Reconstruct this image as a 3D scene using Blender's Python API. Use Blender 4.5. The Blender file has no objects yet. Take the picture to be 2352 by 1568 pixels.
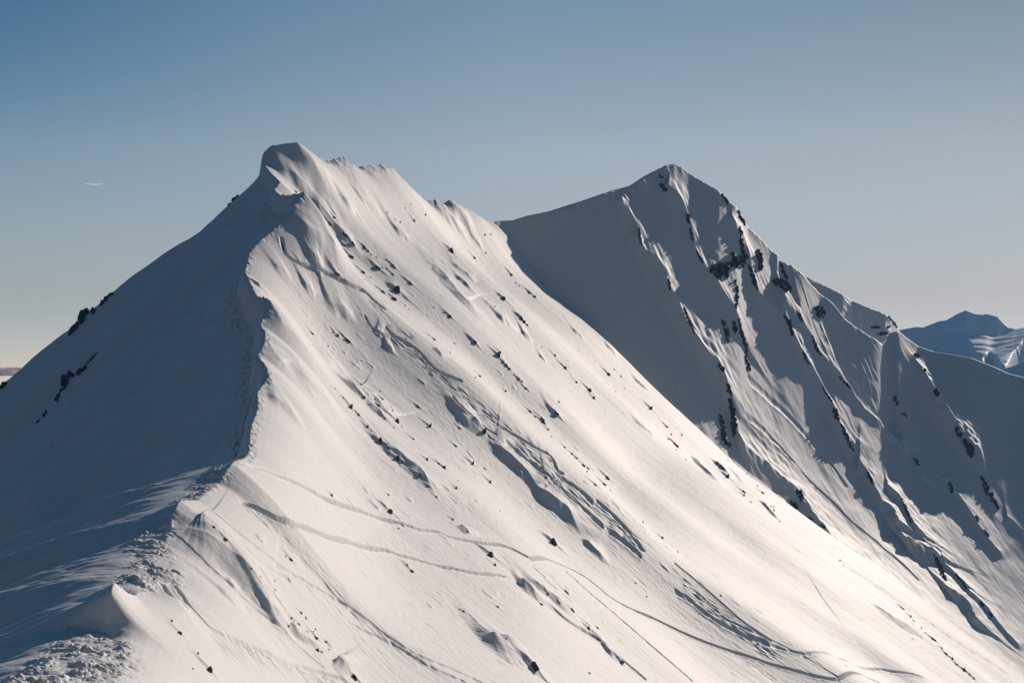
import bpy, bmesh, math, random
import numpy as np
from mathutils import Vector, Matrix, Euler

# ---------------------------------------------------------------- camera, sky, sun, exposure
C = bpy.context.scene
F, UC, H0 = 3267.0, 1176.0, 880.0        # focal length, centre column and horizon row, in units of a 2352 wide frame
cam_data = bpy.data.cameras.new('camera'); cam = bpy.data.objects.new('camera', cam_data)
C.collection.objects.link(cam); C.camera = cam
cam.location = (0, 0, 0); cam.rotation_euler = (math.radians(90), 0, 0)
cam_data.sensor_width = 36.0; cam_data.lens = F / 2352 * 36
cam_data.shift_y = (H0 - 784) / 2352
cam_data.clip_start = 1.0; cam_data.clip_end = 60000

HAZE_COL, HAZE_DENS = (0.22, 0.52, 1.0, 1.0), 4.5e-5
SUN_AZ, SUN_EL = 36.0, 21.0               # azimuth clockwise from the view direction (+Y)
w = bpy.data.worlds.new('World'); C.world = w; w.use_nodes = True
nt = w.node_tree; bg = nt.nodes['Background']
sky = nt.nodes.new('ShaderNodeTexSky'); sky.sky_type = 'NISHITA'; sky.sun_disc = False
sky.sun_elevation = math.radians(SUN_EL); sky.sun_rotation = math.radians(SUN_AZ)
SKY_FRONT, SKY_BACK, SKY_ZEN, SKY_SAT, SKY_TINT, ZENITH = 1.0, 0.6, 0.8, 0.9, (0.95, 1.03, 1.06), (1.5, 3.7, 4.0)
sky.altitude = 2600; sky.air_density = 1.0; sky.dust_density = 0.35; sky.ozone_density = 1.6
# hand-set sky gains: brighter sunward; unseen zenith and back tuned for shadow tone
wt = nt.nodes.new('ShaderNodeTexCoord'); ws = nt.nodes.new('ShaderNodeSeparateXYZ'); nt.links.new(wt.outputs['Generated'], ws.inputs[0])
def wmath(op, a, b, c=None):
    n = nt.nodes.new('ShaderNodeMath'); n.operation = op
    for i, v in enumerate((a, b, c)):
        if v is None: continue
        if isinstance(v, (int, float)): n.inputs[i].default_value = v
        else: nt.links.new(v, n.inputs[i])
    return n.outputs[0]
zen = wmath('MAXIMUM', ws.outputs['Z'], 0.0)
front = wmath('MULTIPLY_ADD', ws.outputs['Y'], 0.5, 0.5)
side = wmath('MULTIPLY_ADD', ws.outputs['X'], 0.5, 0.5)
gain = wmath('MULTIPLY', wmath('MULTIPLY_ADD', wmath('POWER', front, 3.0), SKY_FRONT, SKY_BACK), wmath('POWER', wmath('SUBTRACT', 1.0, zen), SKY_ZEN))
hs = nt.nodes.new('ShaderNodeHueSaturation'); nt.links.new(sky.outputs[0], hs.inputs['Color']); hs.inputs['Saturation'].default_value = SKY_SAT
mg = nt.nodes.new('ShaderNodeVectorMath'); mg.operation = 'SCALE'; nt.links.new(hs.outputs[0], mg.inputs[0]); nt.links.new(gain, mg.inputs['Scale'])
def ramp(sock, stops):
    n = nt.nodes.new('ShaderNodeValToRGB'); r = n.color_ramp
    while len(r.elements) < len(stops): r.elements.new(0.5)
    for e, (p, c) in zip(r.elements, stops): e.position = p; e.color = tuple(v * 0.5 for v in c) + (1,)
    nt.links.new(sock, n.inputs[0]); return n.outputs[0]
def vmul(a, b):
    n = nt.nodes.new('ShaderNodeVectorMath'); n.operation = 'MULTIPLY'
    for i, v in enumerate((a, b)):
        if isinstance(v, tuple): n.inputs[i].default_value = v
        else: nt.links.new(v, n.inputs[i])
    return n.outputs[0]
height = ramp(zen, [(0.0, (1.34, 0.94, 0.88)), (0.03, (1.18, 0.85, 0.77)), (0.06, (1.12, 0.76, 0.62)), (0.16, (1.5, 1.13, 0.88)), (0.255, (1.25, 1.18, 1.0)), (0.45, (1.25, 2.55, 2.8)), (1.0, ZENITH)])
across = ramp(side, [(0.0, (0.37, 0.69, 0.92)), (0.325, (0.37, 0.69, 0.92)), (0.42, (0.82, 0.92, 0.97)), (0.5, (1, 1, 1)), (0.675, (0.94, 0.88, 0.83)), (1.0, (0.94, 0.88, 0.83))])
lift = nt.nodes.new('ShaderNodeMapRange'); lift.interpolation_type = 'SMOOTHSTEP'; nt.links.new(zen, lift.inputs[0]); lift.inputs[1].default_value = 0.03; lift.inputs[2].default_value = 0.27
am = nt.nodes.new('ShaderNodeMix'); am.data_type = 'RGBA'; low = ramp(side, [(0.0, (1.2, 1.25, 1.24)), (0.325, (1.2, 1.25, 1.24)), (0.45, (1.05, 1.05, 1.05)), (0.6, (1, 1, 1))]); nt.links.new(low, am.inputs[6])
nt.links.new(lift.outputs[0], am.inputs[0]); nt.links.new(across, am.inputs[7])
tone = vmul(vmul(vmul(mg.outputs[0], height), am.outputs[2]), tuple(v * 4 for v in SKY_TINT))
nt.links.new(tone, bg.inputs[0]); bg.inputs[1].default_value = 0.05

sl = bpy.data.lights.new('sun', 'SUN'); so = bpy.data.objects.new('sun', sl); C.collection.objects.link(so)
sl.energy = 3.7; sl.angle = math.radians(0.5); sl.color = (1.0, 0.86, 0.75)
_a, _e = math.radians(SUN_AZ), math.radians(SUN_EL)
SUN = Vector((math.sin(_a) * math.cos(_e), math.cos(_a) * math.cos(_e), math.sin(_e)))
so.rotation_euler = SUN.to_track_quat('Z', 'Y').to_euler()
C.view_settings.view_transform = 'Standard'; C.view_settings.look = 'None'
C.view_settings.exposure = 0.0; C.view_settings.gamma = 1.0
C.render.engine = 'CYCLES'
C.cycles.use_denoising = True; C.cycles.max_bounces = 6; C.cycles.diffuse_bounces = 1

# ---------------------------------------------------------------- helpers
rng = np.random.default_rng(7); random.seed(11)
f32 = np.float32

def Zm(k, pts):
    """points read off an enlargement of the picture -> 2352 wide frame"""
    ox, oy = {'1': (0, 500), '2': (800, 500), '3': (1900, 500), '4': (2696, 900), '5': (0, 1798), '6': (800, 1300),
              'a': (1200, 1798), 'b': (2000, 1300), 'c': (2696, 1798), 'd': (0, 1200), 'e': (3400, 1100), 'f': (0, 2180)}[k]
    s = {'d': 1000 / 2352, 'e': 696 / 2352, 'f': 830 / 2352}.get(k, 1400 / 2352)
    return [((ox + p[0] * s) / 1.7415, (oy + p[1] * s) / 1.7415) + tuple(p[2:]) for p in pts]

_perm = np.concatenate([rng.permutation(256)] * 3).astype(np.int32)
_g = np.stack([np.cos(np.arange(256) * 2 * np.pi / 256 * 37), np.sin(np.arange(256) * 2 * np.pi / 256 * 37)], 1).astype(f32)
def perlin(x, y, seed=0):
    x = np.asarray(x, f32) + f32(seed * 17.31); y = np.asarray(y, f32) + f32(seed * 9.73)
    xi = np.floor(x); yi = np.floor(y)
    fx = x - xi; fy = y - yi
    xi = xi.astype(np.int32) & 255; yi = yi.astype(np.int32) & 255
    uu = fx * fx * fx * (fx * (fx * 6 - 15) + 10); vv = fy * fy * fy * (fy * (fy * 6 - 15) + 10)
    def gr(a, b, dx, dy):
        g = _g[_perm[_perm[a] + b]]
        return g[..., 0] * dx + g[..., 1] * dy
    a0 = gr(xi, yi, fx, fy); a1 = gr(xi + 1, yi, fx - 1, fy)
    b0 = gr(xi, yi + 1, fx, fy - 1); b1 = gr(xi + 1, yi + 1, fx - 1, fy - 1)
    lo = a0 + uu * (a1 - a0); hi = b0 + uu * (b1 - b0)
    return (lo + vv * (hi - lo)) * f32(1.5)
def fbm(x, y, seed, octs=4, gain=0.5):
    s = 0; a = 1.0
    for k in range(octs):
        s = s + a * perlin(x * 2 ** k, y * 2 ** k, seed + k * 3); a *= gain
    return s
def smooth(a, b, x):
    t = np.clip((x - a) / (b - a), 0, 1); return t * t * (3 - 2 * t)
def gsm(arr, n):
    k = np.exp(-0.5 * (np.arange(-3 * n, 3 * n + 1) / n) ** 2); k /= k.sum()
    return np.convolve(np.pad(arr, 3 * n, mode='edge'), k, 'valid')
def chaikin(P, n=2):
    P = np.asarray(P, float)
    for _ in range(n):
        if len(P) < 3: break
        Q = [P[0]]
        for a, b in zip(P[:-1], P[1:]): Q += [a * .75 + b * .25, a * .25 + b * .75]
        Q.append(P[-1]); P = np.array(Q)
    return P

class Terrain:
    """a height field on a grid that is finer where it is near the camera: columns u (bearing), rows y (distance)"""
    def __init__(self, us, ys):
        self.us = np.asarray(us, f32); self.ys = np.asarray(ys, f32)
        self.U, self.Y = np.meshgrid(self.us, self.ys); self.X = (self.U - f32(UC)) / f32(F) * self.Y
        self.Z = np.zeros_like(self.X)
    base = None                                   # undisturbed surface, used to lay lines out while sculpting
    def cast(self, pts, dz=0.0, ymin=0, ymax=1e9):
        out = []; Zs = self.Z if self.base is None else self.base
        for p in pts:
            u, v = p[0], p[1]
            j = int(np.clip(np.searchsorted(self.us, u), 1, len(self.us) - 1)); t = (u - self.us[j - 1]) / (self.us[j] - self.us[j - 1])
            z = Zs[:, j - 1] * (1 - t) + Zs[:, j] * t + dz
            vv = H0 - F * z / self.ys
            ok = np.nonzero((vv <= v) & (self.ys > ymin) & (self.ys < ymax))[0]
            if len(ok) == 0:
                sel = np.nonzero((self.ys > ymin) & (self.ys < ymax))[0]
                i = int(sel[np.argmin(vv[sel])]); y = float(self.ys[i]); zz = float(z[i])
            else:
                i = int(ok[0])
                if i > 0 and vv[i - 1] > v:
                    q = float((vv[i - 1] - v) / (vv[i - 1] - vv[i] + 1e-9)); y = float(self.ys[i - 1] + q * (self.ys[i] - self.ys[i - 1])); zz = float(z[i - 1] + q * (z[i] - z[i - 1]))
                else: y = float(self.ys[i]); zz = float(z[i])
            out.append(((u - UC) / F * y, y, zz - dz))
        return np.array(out)
    def stamp(self, pts, prof, reach, dz=0.0, world=None, ymin=0, ymax=1e9, lim=1.4):
        if world is None:
            P = self.cast(pts, dz, ymin, ymax)
            if len(P) > 2 and abs(P[0, 1] - P[1, 1]) > abs(P[1, 1] - P[2, 1]) * 3 + 8: P[0] = P[0] * (P[1, 1] / P[0, 1])
            for k in range(1, len(P)):                        # a line that slips behind a brow keeps its distance instead of jumping away
                st = math.hypot(pts[k][0] - pts[k - 1][0], pts[k][1] - pts[k - 1][1]) * P[k - 1, 1] / F
                dy_ = P[k, 1] - P[k - 1, 1]
                if abs(dy_) > lim * st + 3: P[k] = P[k] * ((P[k - 1, 1] + math.copysign(0.4 * st, dy_)) / P[k, 1])
            if pts[-1][0] > pts[0][0] + 4:                    # lines that run down to the right never double back
                keep = [0]
                for k in range(1, len(P)):
                    if P[k, 0] > P[keep[-1], 0] + 0.1: keep.append(k)
                if len(keep) > 1: P = P[keep]
            P = chaikin(P)[:, :2]
        else: P = chaikin(world)[:, :2]
        if P[-1, 0] < P[0, 0]: P = P[::-1]
        r0 = np.searchsorted(self.ys, P[:, 1].min() - reach); r1 = np.searchsorted(self.ys, P[:, 1].max() + reach)
        uu = UC + F * P[:, 0] / P[:, 1]; m = reach * F / max(P[:, 1].min() - reach, 20)
        c0 = np.searchsorted(self.us, uu.min() - m); c1 = np.searchsorted(self.us, uu.max() + m)
        X = self.X[r0:r1, c0:c1]; Y = self.Y[r0:r1, c0:c1]
        if X.size == 0: return
        best = np.full(X.shape, 1e9, f32); bp = np.zeros(X.shape, f32); sd = np.zeros(X.shape, f32); tt = np.zeros(X.shape, f32)
        seg = np.diff(P, axis=0); L = np.hypot(seg[:, 0], seg[:, 1]); cum = np.concatenate([[0], np.cumsum(L)]); tot = cum[-1] + 1e-6
        for k in range(len(seg)):
            if L[k] < 1e-5: continue
            tx, ty = seg[k] / L[k]
            dx = X - f32(P[k, 0]); dy = Y - f32(P[k, 1])
            a = np.clip(dx * f32(tx) + dy * f32(ty), 0, f32(L[k]))
            ex = dx - a * f32(tx); ey = dy - a * f32(ty); d = np.sqrt(ex * ex + ey * ey)
            pd = dy * f32(tx) - dx * f32(ty); ap = np.abs(pd)
            s = np.where(pd >= 0, d, -d)
            b = (d < best - 1e-3) | ((d <= best + 1e-3) & (ap > bp))     # at a corner trust the segment seen more squarely
            bp = np.where(b, ap, bp)
            best = np.where(b, d, best); sd = np.where(b, s, sd); tt = np.where(b, (a + f32(cum[k])) / f32(tot), tt)
        self.Z[r0:r1, c0:c1] += prof(sd, tt, X, Y).astype(f32)
    def build(self, name, mat, vmax=2300, zmin=None):
        nr, nc = self.Z.shape
        V = H0 - F * self.Z / self.Y
        idx = np.arange(nr * nc, dtype=np.int32).reshape(nr, nc)
        q = np.stack([idx[:-1, :-1], idx[:-1, 1:], idx[1:, 1:], idx[1:, :-1]], -1)
        vm = np.minimum(np.minimum(V[:-1, :-1], V[:-1, 1:]), np.minimum(V[1:, 1:], V[1:, :-1]))
        q = q[vm < vmax].reshape(-1, 4)
        used = np.zeros(nr * nc, bool); used[q.ravel()] = True
        new = np.cumsum(used) - 1
        q = new[q].astype(np.int32)
        co = np.stack([self.X, self.Y, self.Z], -1).reshape(-1, 3)[used].astype(f32)
        me = bpy.data.meshes.new(name)
        me.vertices.add(len(co)); me.vertices.foreach_set('co', co.ravel())
        me.loops.add(q.size); me.loops.foreach_set('vertex_index', q.ravel())
        me.polygons.add(len(q)); me.polygons.foreach_set('loop_start', np.arange(0, q.size, 4, dtype=np.int32))
        me.polygons.foreach_set('use_smooth', np.ones(len(q), bool))
        me.update(calc_edges=True)
        me.materials.append(mat)
        o = bpy.data.objects.new(name, me); C.collection.objects.link(o)
        return o

def rib(h, wn, wf, a=0.15, b=0.2, p=1.6, rough=0.25, seed=1):
    """a drift or rock rib along a line: steep towards the camera, gentle on the far side"""
    def f(d, t, X, Y):
        e = smooth(0, a, t) * smooth(0, b, 1 - t) if b > 0 else smooth(0, a, t)
        wob = 1 + rough * perlin(X / (wn * 1.2), Y / (wn * 1.2), seed)
        n = np.clip(1 + d / (wn * wob), 0, 1) ** p
        fr = np.exp(-np.maximum(d, 0) / wf)
        return h * e * np.where(d < 0, n, fr) * (1 + rough * 0.6 * perlin(X / 6, Y / 6, seed + 5))
    return f
def track(depth, wd, berm=0.3):
    def f(d, t, X, Y):
        e = smooth(0, 0.03, t) * smooth(0, 0.03, 1 - t)
        k = 1 + 0.35 * perlin(X / 2.5, Y / 2.5, 31)
        d = d + 0.25 * wd * perlin(X / 4, Y / 4, 33)
        q = np.abs(d) / wd
        return e * k * depth * (-np.exp(-q ** 4) + berm * np.exp(-((d + 1.6 * wd) / (0.6 * wd)) ** 2))
    return f
def bench(wd, g=0.85, berm=0.18):
    """a traverse cut into the hillside: floor tilted back into the slope, low wall on the uphill side, spoil on the downhill side"""
    def f(d, t, X, Y):
        e = smooth(0, 0.02, t) * smooth(0, 0.04, 1 - t) * (1 + 0.18 * perlin(X / 5, Y / 5, 35))
        d = d + 0.12 * wd * perlin(X / 2.2, Y / 2.2, 33)
        cut = np.where(d < wd, -(d + wd) * g, -2 * wd * g * np.clip(1 - (d - wd) / (0.45 * wd), 0, 1)) * (d > -wd)
        return e * (cut + berm * np.exp(-((d + 1.5 * wd) / (0.5 * wd)) ** 2) * (1 + 1.2 * perlin(X / 1.1, Y / 1.1, 36)))
    return f
def runnel(depth, wd, rough, seed=3):
    def f(d, t, X, Y):
        e = smooth(0, 0.1, t) * smooth(0, 0.1, 1 - t); g = np.exp(-(d / wd) ** 2)
        n = 0.9 * perlin(X / 6.0, Y / 0.9, seed) + 0.45 * perlin(X / 2.2, Y / 0.6, seed + 2)
        return e * g * (-depth + rough * n)
    return f
def bump(h, wd):
    def f(d, t, X, Y):
        e = smooth(0, 0.25, t) * smooth(0, 0.25, 1 - t)
        return h * e * np.exp(-(d / wd) ** 2)
    return f

# ---------------------------------------------------------------- materials
def snow_material(name, stretch=(0.45, 1.0, 0.7), scale=1.0, strength=0.42, col=(0.83, 0.82, 0.81)):
    m = bpy.data.materials.new(name); m.use_nodes = True; n = m.node_tree.nodes; l = m.node_tree.links
    b = n['Principled BSDF']; b.inputs['Roughness'].default_value = 0.62
    b.inputs['Specular IOR Level'].default_value = 0.25
    tc = n.new('ShaderNodeTexCoord'); mp = n.new('ShaderNodeMapping'); mp.inputs['Scale'].default_value = [s * scale for s in stretch]
    l.new(tc.outputs['Object'], mp.inputs['Vector'])
    nz = n.new('ShaderNodeTexNoise'); nz.inputs['Scale'].default_value = 0.75; nz.inputs['Detail'].default_value = 6; nz.inputs['Roughness'].default_value = 0.65
    l.new(mp.outputs[0], nz.inputs['Vector'])
    bp = n.new('ShaderNodeBump'); bp.inputs['Strength'].default_value = strength; bp.inputs['Distance'].default_value = 0.35 / scale
    l.new(nz.outputs['Fac'], bp.inputs['Height']); l.new(bp.outputs[0], b.inputs['Normal'])
    n2 = n.new('ShaderNodeTexNoise'); n2.inputs['Scale'].default_value = 0.06; n2.inputs['Detail'].default_value = 4
    l.new(tc.outputs['Object'], n2.inputs['Vector'])
    mx = n.new('ShaderNodeMix'); mx.data_type = 'RGBA'
    mx.inputs[6].default_value = tuple(c * 0.95 for c in col) + (1,); mx.inputs[7].default_value = tuple(min(1, c * 1.04) for c in col) + (1,)
    l.new(n2.outputs['Fac'], mx.inputs[0]); l.new(mx.outputs[2], b.inputs['Base Color'])
    return m
def rock_material(name, c0=(0.035, 0.032, 0.027), c1=(0.11, 0.10, 0.085), sc=0.9, snow=0.0):
    m = bpy.data.materials.new(name); m.use_nodes = True; n = m.node_tree.nodes; l = m.node_tree.links
    b = n['Principled BSDF']; b.inputs['Roughness'].default_value = 0.9; b.inputs['Specular IOR Level'].default_value = 0.2
    tc = n.new('ShaderNodeTexCoord')
    nz = n.new('ShaderNodeTexNoise'); nz.inputs['Scale'].default_value = sc; nz.inputs['Detail'].default_value = 8; nz.inputs['Roughness'].default_value = 0.7
    l.new(tc.outputs['Object'], nz.inputs['Vector'])
    cr = n.new('ShaderNodeValToRGB'); cr.color_ramp.elements[0].position = 0.3; cr.color_ramp.elements[1].position = 0.72
    cr.color_ramp.elements[0].color = c0 + (1,); cr.color_ramp.elements[1].color = c1 + (1,)
    l.new(nz.outputs['Fac'], cr.inputs[0]); last = cr.outputs[0]
    if snow > 0:      # dusting that lies on the upward ledges
        ge = n.new('ShaderNodeNewGeometry'); sp = n.new('ShaderNodeSeparateXYZ'); l.new(ge.outputs['Normal'], sp.inputs[0])
        ad = n.new('ShaderNodeMath'); ad.operation = 'MULTIPLY_ADD'; l.new(nz.outputs['Fac'], ad.inputs[0]); ad.inputs[1].default_value = 0.9; l.new(sp.outputs['Z'], ad.inputs[2])
        mr = n.new('ShaderNodeMapRange'); l.new(ad.outputs[0], mr.inputs[0]); mr.inputs[1].default_value = 1.5 - snow; mr.inputs[2].default_value = 1.58 - snow
        mx = n.new('ShaderNodeMix'); mx.data_type = 'RGBA'; l.new(mr.outputs[0], mx.inputs[0]); l.new(last, mx.inputs[6]); mx.inputs[7].default_value = (0.8, 0.8, 0.8, 1)
        last = mx.outputs[2]
    l.new(last, b.inputs['Base Color'])
    bp = n.new('ShaderNodeBump'); bp.inputs['Strength'].default_value = 0.6; bp.inputs['Distance'].default_value = 0.3
    l.new(nz.outputs['Fac'], bp.inputs['Height']); l.new(bp.outputs[0], b.inputs['Normal'])
    return m
SNOW = snow_material('wind_packed_snow')
SNOW_FAR = snow_material('far_snow', scale=0.05, strength=0.25)
VALLEY = rock_material('forested_valley', (0.012, 0.02, 0.016), (0.06, 0.07, 0.07), 0.01)
ROCK = rock_material('dark_rock', (0.035, 0.03, 0.025), (0.17, 0.15, 0.125), 1.4, snow=0.2)
CLIFF = rock_material('snow_dusted_rock', (0.03, 0.028, 0.024), (0.09, 0.082, 0.07), 0.5, snow=0.28)

# ---------------------------------------------------------------- foreground mountain: the corniced ridge and its sunlit slope
near = [(160, 1640, 88)] + [p for p in Zm('5', [(560, 1567, 112), (800, 1445, 135), (750, 1262, 160), (738, 1150, 163), (742, 960, 165), (762, 885, 168), (860, 960, 174),
        (1010, 1024, 196), (1100, 950, 204), (1190, 800, 222), (1100, 650, 234), (1150, 545, 243), (1150, 470, 247), (1180, 400, 250), (1208, 340, 254), (1330, 338, 266), (1470, 228, 288),
        (1512, 160, 292), (1560, 90, 297), (1640, 62, 318)])]
mid = Zm('6', [(330, 850, 335), (340, 700, 362), (390, 560, 390), (385, 450, 410), (465, 350, 428), (440, 270, 440), (385, 205, 455), (435, 130, 468), (440, 40, 482)])
up = Zm('1', [(1745, 1345, 490), (1815, 1235, 503), (1795, 1165, 510), (1725, 1150, 520), (1680, 1060, 545), (1645, 990, 565), (1680, 850, 590), (1790, 742, 615),
        (1900, 655, 632), (1990, 550, 648), (2050, 462, 660), (1960, 470, 670), (1880, 478, 678), (1840, 430, 692), (1885, 385, 705), (1810, 310, 735), (1765, 258, 752)])
top = [(604, 352, 757), (622, 337, 763), (655, 331, 770), (688, 337, 776)] + Zm('2', [(720, 172, 778), (850, 245, 786), (900, 222, 790), (970, 218, 796), (1030, 275, 802), (1065, 288, 806), (1110, 272, 812), (1210, 265, 820),
        (1280, 285, 825), (1330, 330, 830), (1400, 410, 836), (1500, 515, 844), (1560, 505, 850), (1640, 535, 858), (1700, 530, 864), (1800, 555, 872), (1900, 630, 882), (1960, 640, 890)])
top = [(u, v, y if y <= 776 else 770 + (u - 658) / (1129 - 658) * 270) for u, v, y in top]
crest = np.array(near + mid + up + top)
YOLD, YNEW = [0, 88, 112, 168, 254, 335, 490, 590, 660, 752, 1200], [0, 160, 182, 222, 296, 372, 515, 606, 668, 754, 1202]
def ym(a): return np.interp(a, YOLD, YNEW)
crest[:, 2] = ym(crest[:, 2])
cy = crest[:, 2]; cx = (crest[:, 0] - UC) / F * cy; cz = (H0 - crest[:, 1]) / F * cy
cy = np.concatenate([[0], cy, [1110]]); cx = np.concatenate([[0], cx, [cx[-1] + 40]]); cz = np.concatenate([[-3.0], cz, [cz[-1]]])
gy = np.arange(0, 1111, 0.25)
gx = gsm(np.interp(gy, cy, cx), 4); gz = gsm(np.interp(gy, cy, cz), 2)
gxs = gsm(gx, 70); gzs = gsm(gz, 70)
_k = smooth(*ym([300, 345]), gy); gzs = gsm(gz, 130) * (1 - _k) + gzs * _k      # the near part of the ridge rolls over a broad, even bench on its left
Ev = np.array([(1129, 506), (1165, 545), (1215, 650), (1300, 725), (1400, 805), (1480, 890), (1560, 965), (1640, 1035), (1700, 1100), (1800, 1168), (1880, 1228), (1967, 1287), (2080, 1368), (2180, 1445), (2250, 1500), (2400, 1610), (2640, 1780), (3300, 2200)], float)
YE = 1040.0
Ex = (Ev[:, 0] - UC) / F * YE; Ez = (H0 - Ev[:, 1]) / F * YE
Es = Ex - Ex[0]; Ed = Ez[0] - Ez
Es = np.append(Es, Es[-1] + 1500); Ed = np.append(Ed, Ed[-1] + 700)
_gs = np.arange(0, Es[-1], 2.0); _gd = gsm(np.interp(_gs, Es, Ed), 6); _gd -= _gd[0]

ys = np.concatenate([np.arange(20, 158, 2.5), np.arange(158, 420, 0.26), np.arange(420, 700, 0.42), np.arange(700, 1055, 0.55), np.arange(1055, 1130, 4)])
us = np.concatenate([np.linspace(-1600, -80, 50), np.arange(-60, 2420, 1.9), np.linspace(2440, 3600, 40)])
M1 = Terrain(us, ys)
X, Y = M1.X, M1.Y
xr = np.interp(M1.ys, gy, gx).astype(f32)[:, None]; zr = np.interp(M1.ys, gy, gz).astype(f32)[:, None]
xs_ = np.interp(M1.ys, gy, gxs).astype(f32)[:, None]; zs_ = np.interp(M1.ys, gy, gzs).astype(f32)[:, None]
s0 = X - xr; right = s0 >= 0
fade = np.exp(-np.abs(s0) / np.where(s0 < 0, np.interp(M1.ys, ym([0, 176, 178, 300, 700, 775]), [7, 7, 4.5, 6, 7, 4]).astype(f32)[:, None], np.interp(M1.ys, ym([0, 178, 215, 300, 700, 775]), [3, 3, 16, 24, 22, 9]).astype(f32)[:, None]))
sig = np.abs(X - (xs_ + (xr - xs_) * fade)) * np.where(np.abs(s0) < 0.01, 0, 1)
ky = np.interp(M1.ys, [0, 350, 600, 800, 1040, 1200], [0.80, 0.80, 0.89, 0.97, 1.0, 1.0]).astype(f32)[:, None]
zb = zs_ + (zr - zs_) * fade
zR = zb - np.interp(sig, _gs, _gd).astype(f32) * ky
dl_far = np.interp(sig, [0, 40, 84, 142, 300, 600, 1500], [0, 35, 65, 113, 225, 420, 900])
_ds = np.arange(0, 1500, 1.0); _dn = gsm(np.interp(_ds, [0, 10, 18, 30, 48, 90, 300, 1500], [0, 0.8, 3.0, 8.5, 18, 50, 215, 900]), 5); _dn -= _dn[0]
dl_near = np.interp(sig * (1 + 0.35 * perlin(X / 60, Y / 17, 81) + 0.12 * perlin(X / 30, Y / 6, 82)), _ds, _dn)
bl = smooth(*ym([306, 328]), M1.ys)[:, None]
corn = np.interp(M1.ys, ym([306, 325, 345, 480, 600, 655, 680, 740, 752, 760, 785, 800]), [0, 4, 5, 7.5, 6.5, 8, 4, 3, 4, 9, 9, 0])[:, None]
zL = zb - dl_near * (1 - bl) - dl_far * bl - corn * smooth(1.0, 4.5, sig)
M1.Z = np.where(right, zR, zL).astype(f32)
# the far edge of the slope rolls over into the gully behind it
M1.Z -= (np.maximum(Y - YE + 2, 0) * smooth(YE - 2, YE + 10, Y) * 1.3).astype(f32)

M1.base = M1.Z.copy()
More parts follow.
